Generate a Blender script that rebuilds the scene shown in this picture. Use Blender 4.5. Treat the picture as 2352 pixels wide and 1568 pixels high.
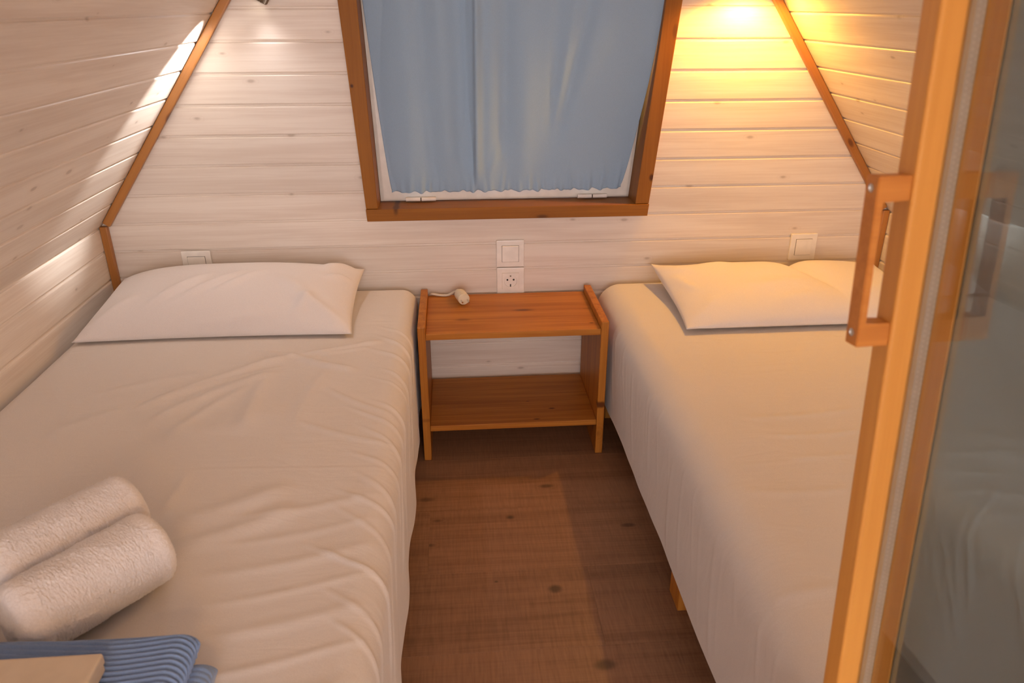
import bpy, bmesh, math, random
import numpy as np
from mathutils import Matrix, Vector
random.seed(7); np.random.seed(7)
for o in list(bpy.data.objects): bpy.data.objects.remove(o, do_unlink=True)
S = bpy.context.scene; COL = S.collection
PI = math.pi

# ------------------------------------------------------------------ camera, world, lights, exposure
cam = bpy.data.cameras.new('camera'); co = bpy.data.objects.new('camera', cam); COL.objects.link(co)
cam.sensor_width = 36; cam.lens = 36*1720/2352; cam.clip_start = 0.02
R = np.array([[0.997, 0.0327, 0.0701], [-0.0773, 0.409, 0.9093], [-0.0009, 0.9120, -0.4103]])
U_, _, V_ = np.linalg.svd(R); R = U_ @ V_
rt, up, fw = Vector(R[:, 0]), Vector(R[:, 1]), Vector(R[:, 2])
co.matrix_world = Matrix(((rt.x, up.x, -fw.x, 0), (rt.y, up.y, -fw.y, 0), (rt.z, up.z, -fw.z, 1.2), (0, 0, 0, 1)))
cam.dof.use_dof = True; cam.dof.focus_distance = 2.05; cam.dof.aperture_fstop = 8
S.camera = co

w = bpy.data.worlds.new('sky'); S.world = w; w.use_nodes = True
bg = w.node_tree.nodes['Background']; bg.inputs[0].default_value = (0.98, 0.945, 1.0, 1); bg.inputs[1].default_value = 5.2

def aim(o, d):
    o.rotation_euler = Vector(d).to_track_quat('-Z', 'Y').to_euler()
def spot(name, loc, d, watts, color, size, blend, rad):
    l = bpy.data.lights.new(name, 'SPOT'); l.energy = watts; l.color = color; l.spot_size = math.radians(size)
    l.spot_blend = blend; l.shadow_soft_size = rad
    o = bpy.data.objects.new(name, l); COL.objects.link(o); o.location = loc; aim(o, d); return o
spot('cool_reading_light', (-0.483, 2.140, 1.200), (-0.79, -0.27, -0.56), 30, (1.0, 0.97, 0.95), 38, 0.65, 0.006)
spot('cool_reading_light_spill', (-0.482, 2.130, 1.199), (0.10, -0.62, -0.78), 3, (1.0, 0.94, 0.95), 140, 1.0, 0.012)
spot('warm_reading_light', (0.795, 2.078, 1.245), (-0.03, -0.17, -0.97), 15, (1.0, 0.475, 0.065), 164, 0.55, 0.012)
# unseen warm lamp behind the camera, added for warm light from the front
l = bpy.data.lights.new('ceiling_lamp_light', 'AREA'); l.shape = 'DISK'; l.size = 0.35; l.energy = 9.0; l.color = (1.0, 0.55, 0.22)
lo = bpy.data.objects.new('ceiling_lamp_light', l); COL.objects.link(lo); lo.location = (0.36, -1.15, 1.45); aim(lo, (0, 0.92, -0.38))
S.view_settings.view_transform = 'Standard'; S.view_settings.look = 'None'; S.view_settings.gamma = 1
S.view_settings.use_curve_mapping = False; S.view_settings.exposure = 0.0

# ------------------------------------------------------------------ helpers
def link(o, parent=None):
    COL.objects.link(o)
    if parent: o.parent = parent
    return o
def meshobj(name, verts, faces, mat, parent=None, smooth=False):
    me = bpy.data.meshes.new(name); me.from_pydata([tuple(v) for v in verts], [], faces); me.validate(); me.update()
    if mat: me.materials.append(mat)
    if smooth: me.polygons.foreach_set('use_smooth', [True]*len(me.polygons))
    return link(bpy.data.objects.new(name, me), parent)
def bmobj(name, bm, mat, parent=None, smooth=False):
    bmesh.ops.recalc_face_normals(bm, faces=bm.faces)
    me = bpy.data.meshes.new(name); bm.to_mesh(me); bm.free(); me.materials.append(mat)
    if smooth: me.polygons.foreach_set('use_smooth', [True]*len(me.polygons))
    return link(bpy.data.objects.new(name, me), parent)
def tag(o, label=None, cat=None, group=None, kind=None):
    if label: o['label'] = label
    if cat: o['category'] = cat
    if group: o['group'] = group
    if kind: o['kind'] = kind
    return o
def empty(name, loc=(0, 0, 0)):
    o = bpy.data.objects.new(name, None); o.location = loc; o.empty_display_size = 0.05; return link(o)
def box_bm(x0, x1, y0, y1, z0, z1, bev=0.0, seg=2):
    bm = bmesh.new()
    vs = [bm.verts.new(p) for p in ((x0,y0,z0),(x1,y0,z0),(x1,y1,z0),(x0,y1,z0),(x0,y0,z1),(x1,y0,z1),(x1,y1,z1),(x0,y1,z1))]
    for f in ((0,3,2,1),(4,5,6,7),(0,1,5,4),(1,2,6,5),(2,3,7,6),(3,0,4,7)): bm.faces.new([vs[i] for i in f])
    if bev: bmesh.ops.bevel(bm, geom=bm.edges[:], offset=bev, segments=seg, profile=0.6, affect='EDGES')
    return bm
def box(name, x0, x1, y0, y1, z0, z1, mat, parent=None, bev=0.0015, seg=2):
    return bmobj(name, box_bm(x0, x1, y0, y1, z0, z1, bev, seg), mat, parent)
def prism_xz(name, pts, y0, y1, mat, parent=None, bev=0.0015):
    """polygon in x,z extruded from y0 to y1"""
    bm = bmesh.new(); n = len(pts)
    a = [bm.verts.new((x, y0, z)) for x, z in pts]; b = [bm.verts.new((x, y1, z)) for x, z in pts]
    bm.faces.new(a); bm.faces.new(b[::-1])
    for i in range(n): bm.faces.new((a[i], a[(i+1) % n], b[(i+1) % n], b[i]))
    if bev: bmesh.ops.bevel(bm, geom=bm.edges[:], offset=bev, segments=2, profile=0.6, affect='EDGES')
    return bmobj(name, bm, mat, parent)
def ring_xz(name, outer, inner, y0, y1, mat, parent=None):
    """quad frame: outer and inner quads in x,z"""
    v = []; 
    for y in (y0, y1):
        v += [(x, y, z) for x, z in outer] + [(x, y, z) for x, z in inner]
    f = []
    for i in range(4):
        j = (i+1) % 4
        f += [(i, j, 4+j, 4+i), (8+j, 8+i, 12+i, 12+j), (j, i, 8+i, 8+j), (4+i, 4+j, 12+j, 12+i)]
    bm = bmesh.new(); vs = [bm.verts.new(p) for p in v]
    for q in f: bm.faces.new([vs[k] for k in q])
    return bmobj(name, bm, mat, parent)
def cyl_between(bm, a, b, r, n=12, r2=None):
    a, b = Vector(a), Vector(b); d = b-a
    m = Matrix.Translation((a+b)/2) @ d.to_track_quat('Z', 'Y').to_matrix().to_4x4()
    bmesh.ops.create_cone(bm, cap_ends=True, segments=n, radius1=r, radius2=r if r2 is None else r2, depth=d.length, matrix=m)
def grid_faces(nu, nv, wrap_u=False):
    f = []
    for j in range(nv-1):
        for i in range(nu-1 if not wrap_u else nu):
            i2 = (i+1) % nu
            f.append((j*nu+i, j*nu+i2, (j+1)*nu+i2, (j+1)*nu+i))
    return f
def tube(name, pts, r, mat, parent=None, n=10):
    cu = bpy.data.curves.new(name, 'CURVE'); cu.dimensions = '3D'; cu.bevel_depth = r; cu.bevel_resolution = 3; cu.use_fill_caps = True
    sp = cu.splines.new('BEZIER'); sp.bezier_points.add(len(pts)-1)
    for p, q in zip(sp.bezier_points, pts): p.co = q; p.handle_left_type = p.handle_right_type = 'AUTO'
    tmp = bpy.data.objects.new('tmp', cu); COL.objects.link(tmp)
    me = bpy.data.meshes.new_from_object(tmp.evaluated_get(bpy.context.evaluated_depsgraph_get()))
    bpy.data.objects.remove(tmp); me.materials.clear(); me.materials.append(mat)
    me.polygons.foreach_set('use_smooth', [True]*len(me.polygons))
    return link(bpy.data.objects.new(name, me), parent)

# ------------------------------------------------------------------ materials
def newmat(name):
    m = bpy.data.materials.new(name); m.use_nodes = True
    nt = m.node_tree; return m, nt, nt.nodes['Principled BSDF']
def N(nt, typ, **kw):
    n = nt.nodes.new(typ)
    for k, v in kw.items(): setattr(n, k, v)
    return n
def mixrgb(nt, fac, a, b, blend='MIX'):
    n = N(nt, 'ShaderNodeMix', data_type='RGBA', blend_type=blend)
    for sock, v in ((n.inputs[0], fac), (n.inputs[6], a), (n.inputs[7], b)):
        if isinstance(v, (int, float)): sock.default_value = v
        elif isinstance(v, tuple): sock.default_value = (*v, 1) if len(v) == 3 else v
        else: nt.links.new(v, sock)
    return n.outputs[2]
def maprange(nt, v, a, b, c=0.0, d=1.0, smooth=True):
    n = N(nt, 'ShaderNodeMapRange'); n.interpolation_type = 'SMOOTHSTEP' if smooth else 'LINEAR'
    nt.links.new(v, n.inputs[0]); n.inputs[1].default_value = a; n.inputs[2].default_value = b
    n.inputs[3].default_value = c; n.inputs[4].default_value = d; return n.outputs[0]
def math_(nt, op, a, b):
    n = N(nt, 'ShaderNodeMath', operation=op)
    for s, v in zip(n.inputs, (a, b)):
        if isinstance(v, (int, float)): s.default_value = v
        else: nt.links.new(v, s)
    return n.outputs[0]
def wood(name, light, dark, knot, axis='X', flat='Y', grain=0.6, knots=0.55, kscale=5.0, rough=0.45, bump=0.08,
         var=0.08, spec=0.4, saw=0.0, coat=0.0, gs=1.0, ksize=0.05, kmix=0.75, spots=()):
    m, nt, p = newmat(name); L = nt.links
    tc = N(nt, 'ShaderNodeTexCoord'); oi = N(nt, 'ShaderNodeObjectInfo')
    sc = N(nt, 'ShaderNodeVectorMath', operation='SCALE'); sc.inputs[0].default_value = (7.3, 5.1, 9.7); L.new(oi.outputs['Random'], sc.inputs[3])
    ad = N(nt, 'ShaderNodeVectorMath', operation='ADD'); L.new(tc.outputs['Object'], ad.inputs[0]); L.new(sc.outputs[0], ad.inputs[1])
    def mapped(long_, cross, flat_=None):
        mp = N(nt, 'ShaderNodeMapping'); L.new(ad.outputs[0], mp.inputs[0])
        s = [cross*gs]*3; s['XYZ'.index(axis)] = long_*gs
        if flat_ is not None: s['XYZ'.index(flat)] = flat_
        mp.inputs[3].default_value = s; return mp.outputs[0]
    def noise(vec, scale, det, dist=0.0):
        n = N(nt, 'ShaderNodeTexNoise'); n.inputs['Scale'].default_value = scale; n.inputs['Detail'].default_value = det
        n.inputs['Distortion'].default_value = dist; L.new(vec, n.inputs['Vector']); return n.outputs['Fac']
    g1 = noise(mapped(1.2, 22), 1.6, 5, 0.6)
    g2 = noise(mapped(4, 150), 1.4, 3, 0.2)
    g3 = noise(mapped(1.0, 4), 1.5, 2, 0.0)
    # knots
    vo = N(nt, 'ShaderNodeTexVoronoi', voronoi_dimensions='2D'); vo.inputs['Scale'].default_value = 1.0
    sx_ = N(nt, 'ShaderNodeSeparateXYZ'); L.new(mapped(kscale/gs, kscale*2.3/gs), sx_.inputs[0]); cx_ = N(nt, 'ShaderNodeCombineXYZ')
    cross = [c for c in 'XYZ' if c not in (axis, flat)][0]
    L.new(sx_.outputs[axis], cx_.inputs[0]); L.new(sx_.outputs[cross], cx_.inputs[1]); L.new(cx_.outputs[0], vo.inputs['Vector'])
    sep = N(nt, 'ShaderNodeSeparateColor'); L.new(vo.outputs['Color'], sep.inputs[0])
    present = maprange(nt, sep.outputs[0], 1-knots, 1-knots+0.05)
    wob = math_(nt, 'MULTIPLY', math_(nt, 'SUBTRACT', g1, 0.5), 0.16)
    dist = math_(nt, 'ADD', vo.outputs['Distance'], wob)
    kn = math_(nt, 'MULTIPLY', maprange(nt, dist, ksize*2.0, ksize*0.6), present)
    halo = math_(nt, 'MULTIPLY', maprange(nt, dist, ksize*5.0, ksize*1.2), present)
    ringn = N(nt, 'ShaderNodeMath', operation='SINE'); L.new(math_(nt, 'MULTIPLY', dist, 120.0), ringn.inputs[0])
    a = math_(nt, 'ADD', math_(nt, 'MULTIPLY', g1, 0.65), math_(nt, 'MULTIPLY', g2, 0.35))
    a = math_(nt, 'ADD', a, math_(nt, 'MULTIPLY', math_(nt, 'MULTIPLY', ringn.outputs[0], halo), 0.05))
    fac = maprange(nt, a, 0.36, 0.66)
    c = mixrgb(nt, math_(nt, 'MULTIPLY', fac, grain), light, dark)
    c = mixrgb(nt, math_(nt, 'MULTIPLY', halo, 0.30), c, dark)
    c = mixrgb(nt, math_(nt, 'MULTIPLY', kn, kmix), c, knot)
    if spots:                                             # individual knots at known places on the board
        so_ = N(nt, 'ShaderNodeSeparateXYZ'); L.new(tc.outputs['Object'], so_.inputs[0])
        cr = [q for q in 'XYZ' if q not in (axis, flat)][0]
        for (u0, v0, ru, rv, st) in spots:
            du = math_(nt, 'DIVIDE', math_(nt, 'SUBTRACT', so_.outputs[axis], u0), ru); dv = math_(nt, 'DIVIDE', math_(nt, 'SUBTRACT', so_.outputs[cr], v0), rv)
            rr_ = math_(nt, 'SQRT', math_(nt, 'ADD', math_(nt, 'MULTIPLY', du, du), math_(nt, 'MULTIPLY', dv, dv)), 0)
            rr_ = math_(nt, 'ADD', rr_, math_(nt, 'MULTIPLY', math_(nt, 'SUBTRACT', g1, 0.5), 1.2))
            c = mixrgb(nt, maprange(nt, rr_, 1.3, 0.3, 0.0, st), c, knot)
    hv = N(nt, 'ShaderNodeHueSaturation'); L.new(c, hv.inputs['Color'])
    vv = math_(nt, 'ADD', math_(nt, 'MULTIPLY', oi.outputs['Random'], var*2), 1-var)
    vv = math_(nt, 'ADD', vv, math_(nt, 'MULTIPLY', math_(nt, 'SUBTRACT', g3, 0.5), 0.25))
    if saw:
        mp = N(nt, 'ShaderNodeMapping'); L.new(ad.outputs[0], mp.inputs[0]); mp.inputs[3].default_value = (160, 14, 14)
        s1 = noise(mp.outputs[0], 1.3, 3, 0.1)
        vv = math_(nt, 'ADD', vv, math_(nt, 'MULTIPLY', math_(nt, 'SUBTRACT', s1, 0.5), saw))
    L.new(vv, hv.inputs['Value']); L.new(hv.outputs[0], p.inputs['Base Color'])
    p.inputs['Roughness'].default_value = rough; p.inputs['Specular IOR Level'].default_value = spec
    if coat: p.inputs['Coat Weight'].default_value = coat; p.inputs['Coat Roughness'].default_value = 0.25
    b = N(nt, 'ShaderNodeBump'); b.inputs['Strength'].default_value = bump; b.inputs['Distance'].default_value = 0.003
    L.new(a, b.inputs['Height']); L.new(b.outputs[0], p.inputs['Normal'])
    return m
def plain(name, col, rough=0.5, spec=0.5, metal=0.0, coat=0.0):
    m, nt, p = newmat(name); L = nt.links
    tc = N(nt, 'ShaderNodeTexCoord'); n = N(nt, 'ShaderNodeTexNoise'); n.inputs['Scale'].default_value = 35; L.new(tc.outputs['Object'], n.inputs['Vector'])
    c = mixrgb(nt, maprange(nt, n.outputs['Fac'], 0.3, 0.7), col, tuple(x*0.93 for x in col)); L.new(c, p.inputs['Base Color'])
    p.inputs['Roughness'].default_value = rough; p.inputs['Specular IOR Level'].default_value = spec; p.inputs['Metallic'].default_value = metal
    if coat: p.inputs['Coat Weight'].default_value = coat; p.inputs['Coat Roughness'].default_value = 0.08
    return m
def cloth(name, col, rough=0.85, weave=900, wb=0.10, crease=0.25, cscale=(9, 9, 9), sheen=0.2, cd=0.004):
    m, nt, p = newmat(name); L = nt.links
    tc = N(nt, 'ShaderNodeTexCoord')
    n = N(nt, 'ShaderNodeTexNoise'); n.inputs['Scale'].default_value = weave; n.inputs['Detail'].default_value = 2; L.new(tc.outputs['Object'], n.inputs['Vector'])
    mp = N(nt, 'ShaderNodeMapping'); mp.inputs[3].default_value = cscale; L.new(tc.outputs['Object'], mp.inputs[0])
    n2 = N(nt, 'ShaderNodeTexNoise'); n2.inputs['Scale'].default_value = 1.0; n2.inputs['Detail'].default_value = 5; n2.inputs['Distortion'].default_value = 1.2; L.new(mp.outputs[0], n2.inputs['Vector'])
    b1 = N(nt, 'ShaderNodeBump'); b1.inputs['Strength'].default_value = crease; b1.inputs['Distance'].default_value = cd; L.new(n2.outputs['Fac'], b1.inputs['Height'])
    b2 = N(nt, 'ShaderNodeBump'); b2.inputs['Strength'].default_value = wb; b2.inputs['Distance'].default_value = 0.001; L.new(n.outputs['Fac'], b2.inputs['Height']); L.new(b1.outputs[0], b2.inputs['Normal'])
    L.new(b2.outputs[0], p.inputs['Normal'])
    c = mixrgb(nt, maprange(nt, n.outputs['Fac'], 0.3, 0.7), col, tuple(x*0.92 for x in col)); L.new(c, p.inputs['Base Color'])
    p.inputs['Roughness'].default_value = rough; p.inputs['Specular IOR Level'].default_value = 0.2
    p.inputs['Sheen Weight'].default_value = sheen; p.inputs['Sheen Roughness'].default_value = 0.5
    return m
M = {}
M['lime'] = wood('whitewashed_pine', (0.82, 0.745, 0.665), (0.69, 0.59, 0.505), (0.36, 0.28, 0.22), grain=0.75, knots=0.30, kscale=6.0, ksize=0.036, kmix=0.5, rough=0.42, bump=0.10, var=0.03, spec=0.45)
M['backing'] = plain('dark_backing_board', (0.16, 0.11, 0.07), 0.9, 0.1)
OL, OD, OK = (0.50, 0.195, 0.030), (0.32, 0.100, 0.012), (0.09, 0.022, 0.005)
M['trimx'] = wood('varnished_trim_pine', (0.43, 0.18, 0.040), (0.32, 0.115, 0.022), OK, axis='Z', flat='Y', knots=0.15, rough=0.35, spec=0.5)
M['casing_z'] = wood('brown_casing_pine_upright', (0.32, 0.120, 0.012), (0.22, 0.075, 0.006), (0.07, 0.022, 0.006), axis='Z', flat='Y', knots=0.12, kscale=4, rough=0.45, ksize=0.06, spec=0.2, spots=((1.002, -.264, .006, .005, 1.0), (.744, .569, .010, .007, .9)))
M['casing_x'] = wood('brown_casing_pine', (0.32, 0.120, 0.012), (0.21, 0.072, 0.006), (0.07, 0.022, 0.006), axis='X', flat='Y', knots=0.12, kscale=4, rough=0.45, ksize=0.06, spec=0.2, spots=((-.169, .667, .009, .02, .8),))
_sx = dict(axis='X', flat='Z', knots=0.12, kscale=5, rough=0.45, grain=0.85, spec=0.22)
_sz = dict(axis='Z', flat='X', knots=0.12, kscale=5, rough=0.45, grain=0.85, spec=0.22)
M['stand_x'] = wood('orange_pine', OL, OD, OK, **_sx)
M['stand_z'] = wood('orange_pine_upright', OL, OD, OK, **_sz)
M['stand_top'] = wood('orange_pine_top', OL, OD, OK, spots=((.187, 2.003, .040, .010, .8), (.367, 1.892, .008, .004, .9), (.013, 1.944, .025, .010, .5)), **_sx)
M['stand_shelf'] = wood('orange_pine_shelf', OL, OD, OK, spots=((.215, 1.865, .011, .004, .9), (.266, 1.924, .011, .005, .9), (.199, 1.973, .007, .003, .7)), **_sx)
M['stand_left'] = wood('orange_pine_left', OL, OD, OK, spots=((.132, 1.845, .006, .012, .35),), **_sz)
M['stand_right'] = wood('orange_pine_right', OL, OD, OK, spots=((.161, 1.845, .010, .02, .9),), **_sz)
M['door_w'] = wood('door_pine', (0.68, 0.32, 0.07), (0.54, 0.225, 0.042), OK, axis='Z', flat='Y', knots=0.08, kscale=4, rough=0.35, grain=0.5)
M['floor'] = wood('oak_laminate', (0.30, 0.155, 0.086), (0.19, 0.092, 0.048), (0.06, 0.035, 0.022), grain=0.7, knots=0.15, kscale=4.0, kmix=0.6, flat='Z', rough=0.48, bump=0.10, var=0.10, saw=0.6, gs=0.9, ksize=0.04, spots=((.115, 1.564, .014, .010, .8), (.197, 1.298, .015, .012, .8), (.066, 1.332, .005, .004, .7), (.269, 1.08, .022, .014, .7), (-.101, 1.656, .025, .010, .6)))
M['sheet'] = cloth('white_cotton_sheet', (0.76, 0.715, 0.68), crease=0.34, cscale=(6, 15, 8), cd=0.006)
M['pillow'] = cloth('white_cotton_pillowcase', (0.84, 0.80, 0.79), crease=0.22, cscale=(7, 11, 9), cd=0.006)
M['towel'] = cloth('white_terry', (0.88, 0.85, 0.85), weave=380, wb=0.8, crease=0.12, cscale=(150, 150, 150), sheen=0.6, cd=0.002)
M['blanket'] = cloth('blue_ribbed_knit', (0.22, 0.34, 0.60), weave=700, wb=0.5, crease=0.1, sheen=0.3)
M['curtain'] = cloth('pale_blue_curtain_cloth', (0.33, 0.47, 0.63), weave=800, wb=0.12, crease=0.10, cscale=(12, 12, 3), sheen=0.15)
M['white_paint'] = plain('white_painted_wood', (0.80, 0.76, 0.68), 0.35)
M['plastic'] = plain('white_plastic', (0.90, 0.87, 0.82), 0.18, 0.5, coat=0.5)
M['plastic_dark'] = plain('socket_hole_black', (0.01, 0.009, 0.008), 0.6)
M['steel'] = plain('bright_steel', (0.7, 0.68, 0.64), 0.25, metal=1.0)
M['bronze'] = plain('dark_bronze', (0.22, 0.18, 0.13), 0.4, metal=0.8)
M['spacer'] = plain('aluminium_spacer', (0.66, 0.63, 0.56), 0.5, metal=0.15)
M['rubber'] = plain('black_rubber', (0.02, 0.018, 0.016), 0.7)
M['cream'] = plain('cream_card', (0.64, 0.53, 0.40), 0.55)
M['cord'] = plain('cream_cord', (0.72, 0.66, 0.55), 0.4)
M['plug'] = plain('cream_plug_plastic', (0.76, 0.68, 0.52), 0.35)
m, nt, p = newmat('lamp_lens'); p.inputs['Base Color'].default_value = (0.9, 0.9, 0.85, 1); p.inputs['Emission Color'].default_value = (1, .9, .75, 1); p.inputs['Emission Strength'].default_value = 6; M['lens'] = m
def glassmat(name, tint, refl, extra, painted_reflection=None):
    m, nt, p = newmat(name); nt.nodes.remove(p); L = nt.links
    out = nt.nodes['Material Output']; t = N(nt, 'ShaderNodeBsdfTransparent'); t.inputs[0].default_value = (*tint, 1)
    base = t.outputs[0]
    if painted_reflection:
        d = N(nt, 'ShaderNodeBsdfDiffuse'); d.inputs[0].default_value = (*painted_reflection, 1)  # even diffuse colour in place of a mirrored room
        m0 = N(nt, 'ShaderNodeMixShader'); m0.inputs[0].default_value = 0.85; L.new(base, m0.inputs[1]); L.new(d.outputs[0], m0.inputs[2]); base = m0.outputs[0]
    g = N(nt, 'ShaderNodeBsdfGlossy'); g.inputs['Color'].default_value = (*refl, 1); g.inputs['Roughness'].default_value = 0.012
    lw = N(nt, 'ShaderNodeFresnel')
    ge = N(nt, 'ShaderNodeNewGeometry')                       # same reflectance on either face of the thin pane
    L.new(math_(nt, 'SUBTRACT', 1.5, math_(nt, 'MULTIPLY', ge.outputs['Backfacing'], 1.5-1/1.5)), lw.inputs[0])
    f = math_(nt, 'MINIMUM', math_(nt, 'ADD', lw.outputs[0], extra), 1.0)
    mx = N(nt, 'ShaderNodeMixShader'); L.new(f, mx.inputs[0]); L.new(base, mx.inputs[1]); L.new(g.outputs[0], mx.inputs[2]); L.new(mx.outputs[0], out.inputs[0])
    return m
M['pane_front'] = glassmat('clear_pane', (0.95, 0.96, 0.95), (0.8, 0.9, 1.0), 0.0)
M['pane_coated'] = glassmat('tinted_coated_pane', (0.20, 0.24, 0.26), (0.60, 0.76, 0.88), 0.32, (0.25, 0.285, 0.29))  # last colour paints the grey of the reflected room into the pane
M['window_glass'] = glassmat('window_glass', (0.9, 0.93, 0.92), (1, 1, 1), 0.0)

# ------------------------------------------------------------------ room shell
YW = 2.16; YR = -2.4; CX = 0.1575; ZK = 0.625; HW = 1.1625; K = 0.7214
def half(z): return HW - (z-ZK)*K if z > ZK else HW
def xl(z): return CX - half(z)
def xr(z): return CX + half(z)
ZAP = ZK + HW/K
def plank_mesh(name, xa, xb, p, mat):
    """board with softened edges and a recessed tongue; xa, xb functions of height give the cut ends"""
    t = 0.012
    prof = [(0, 0), (t-0.0030, 0.0), (t-0.001, 0.0010), (t, 0.0030), (t, p-0.0085), (t-0.0010, p-0.0062), (t-0.0032, p-0.0048), (t-0.0036, p), (0, p)]
    n = len(prof)
    v = [(xa(z), -d, z) for d, z in prof] + [(xb(z), -d, z) for d, z in prof]
    f = [tuple(range(n))[::-1], tuple(range(n, 2*n))] + [(i, (i+1) % n, n+(i+1) % n, n+i) for i in range(n)]
    me = bpy.data.meshes.new(name); me.from_pydata(v, [], f); me.update(); me.materials.append(mat)
    bm = bmesh.new(); bm.from_mesh(me); bmesh.ops.recalc_face_normals(bm, faces=bm.faces); bm.to_mesh(me); bm.free()
    return me
def put(name, me, parent, mw=None, loc=None):
    o = bpy.data.objects.new(name, me); link(o, parent)
    if mw is not None: o.matrix_world = mw
    if loc is not None: o.location = loc
    return o
# floor: laminate boards across the room
fl = box('floor', -1.25, 1.55, YR, 2.30, -0.06, -0.012, M['backing'], bev=0); tag(fl, 'brown oak laminate floor between the two beds', 'floor', kind='structure')
FW = 0.237; fbm = {}
y = 1.841 + FW*2; row = 0
while y > YR:
    y0 = max(y-FW, YR)
    if y0 < 2.2:
        off = (0.37*row) % 1.25
        xs = [-1.2] + [x for x in np.arange(-1.2+off, 1.5, 1.25) if -1.1 < x < 1.45] + [1.5]
        for a, b in zip(xs[:-1], xs[1:]):
            bm = box_bm(a, b, y0, min(y, 2.2), -0.012, 0.0, 0.0005, 1)
            bmobj('floor_board', bm, M['floor'], fl)
    y -= FW; row += 1
# window opening in the gable wall
WZ0, WZ1 = 0.632, 1.46
def wl(z): return -0.251 - (z-0.631)*0.0535     # outer edge of casing
def wr(z): return 0.563 + (z-0.631)*0.0930
def wli(z): return -0.2195 - (z-0.68)*0.0270     # inner edge
def wri(z): return 0.527 + (z-0.68)*0.0850
bk = empty('wall_back', (0, YW, 0)); tag(bk, 'whitewashed board gable wall behind the beds', 'wall', kind='structure')
meshobj('backing_board', [(xl(0)-.03, .014, -.02), (wl(.63)+.02, .014, -.02), (wl(1.46)+.02, .014, 1.46), (xl(1.46)-.03, .014, 1.46), (xl(ZK)-.05, .014, ZK)],
        [(0, 1, 2, 3, 4)], M['backing'], bk)
meshobj('backing_board', [(xr(0)+.03, .014, -.02), (xr(ZK)+.05, .014, ZK), (xr(1.46)+.03, .014, 1.46), (wr(1.46)-.02, .014, 1.46), (wr(.63)-.02, .014, .63), (wr(.63)-.02, .014, -.02)],
        [(0, 1, 2, 3, 4, 5)], M['backing'], bk)
meshobj('backing_board', [(wl(.63), .0145, -.02), (wr(.63), .0145, -.02), (wr(.63), .0145, .66), (wl(.63), .0145, .66)], [(0, 1, 2, 3)], M['backing'], bk)
meshobj('backing_board', [(xl(1.45)-.03, .0145, 1.45), (xr(1.45)+.03, .0145, 1.45), (xr(2.2)+.03, .0145, 2.2), (xl(2.2)-.03, .0145, 2.2)], [(0, 1, 2, 3)], M['backing'], bk)
P = 0.0805; z0 = 1.115 - P*14
rows = [z0 + P*i for i in range(0, 30)]
for i, z in enumerate(rows):
    if z > ZAP-0.10: break
    top = z + P
    lo_ = lambda h, z=z: xl(z+h)-0.006
    hi_ = lambda h, z=z: xr(z+h)+0.006
    inwin = top > WZ0+0.03 and z < WZ1-0.03
    spans = [(lo_, lambda h, z=z: wl(z+h)+0.012), (lambda h, z=z: wr(z+h)-0.012, hi_)] if inwin else [(lo_, hi_)]
    for a, b in spans:
        put('plank', plank_mesh('plank', a, b, P, M['lime']), bk, loc=(0, 0.012, z))
# side walls: knee boards and sloped boards
TS = Vector((K, 0, 1)).normalized(); PS = 0.0695/TS.z
LEN = YW + 0.01 - YR
me_s = plank_mesh('plank', lambda h: 0.0, lambda h: LEN, PS, M['lime'])
kz = [0.556+0.0845*i for i in range(0, 1)]
kh = [(0.556, 0.625)] + [(0.556-0.086*(i+1), 0.556-0.086*i) for i in range(6)] + [(0.0, 0.04)]
knee_me = {}
for side in ('left', 'right'):
    sgn = 1 if side == 'left' else -1
    wname = 'wall_'+side
    wo = empty(wname, (CX - sgn*HW, 0, 0))
    tag(wo, f'whitewashed board wall on the {side}, upright at the bottom and sloping inward above', 'wall', kind='structure')
    wx = CX - sgn*(HW+0.014)
    b1 = meshobj('backing_board', [(wx, YR, -.02), (wx, YW+.02, -.02), (wx, YW+.02, ZK), (wx, YR, ZK)], [(0, 1, 2, 3)], M['backing'])
    b2 = meshobj('backing_board', [(wx-sgn*.003, YR, ZK-.004), (wx-sgn*.003, YW+.02, ZK-.004), (CX-sgn*.017, YW+.02, ZAP), (CX-sgn*.017, YR, ZAP)], [(0, 1, 2, 3)], M['backing'])
    for b in (b1, b2): b.parent = wo; b.matrix_parent_inverse = Matrix.Translation(wo.location).inverted()
    def basis(n, t):
        Xa = (-n).cross(t); o = Matrix.Identity(4)
        for c, v in enumerate((Xa, -n, t)):
            for r_ in range(3): o[r_][c] = v[r_]
        return o
    n = Vector((sgn*TS.z, 0, -TS.x)); t = Vector((sgn*TS.x, 0, TS.z)); B = basis(n, t)
    ystart = YR if side == 'left' else YW+0.01
    for i in range(23):
        z = ZK + 0.0695*i
        if z + 0.0695 > ZAP+0.03: break
        o3 = Vector((CX - sgn*half(z+1e-6), ystart, z)) - n*0.012
        mw = Matrix.Translation(o3) @ B
        o = bpy.data.objects.new('plank', me_s); link(o, wo); o.matrix_parent_inverse = Matrix.Translation(wo.location).inverted(); o.matrix_basis = mw
    n = Vector((sgn, 0, 0)); t = Vector((0, 0, 1)); B = basis(n, t)
    for za, zb in kh:
        h = round(zb-za, 4)
        if h not in knee_me: knee_me[h] = plank_mesh('plank', lambda q: 0.0, lambda q: LEN, h, M['lime'])
        mw = Matrix.Translation(Vector((CX - sgn*HW, ystart, za)) - n*0.012) @ B
        o = bpy.data.objects.new('plank', knee_me[h]); link(o, wo); o.matrix_parent_inverse = Matrix.Translation(wo.location).inverted(); o.matrix_basis = mw
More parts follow.
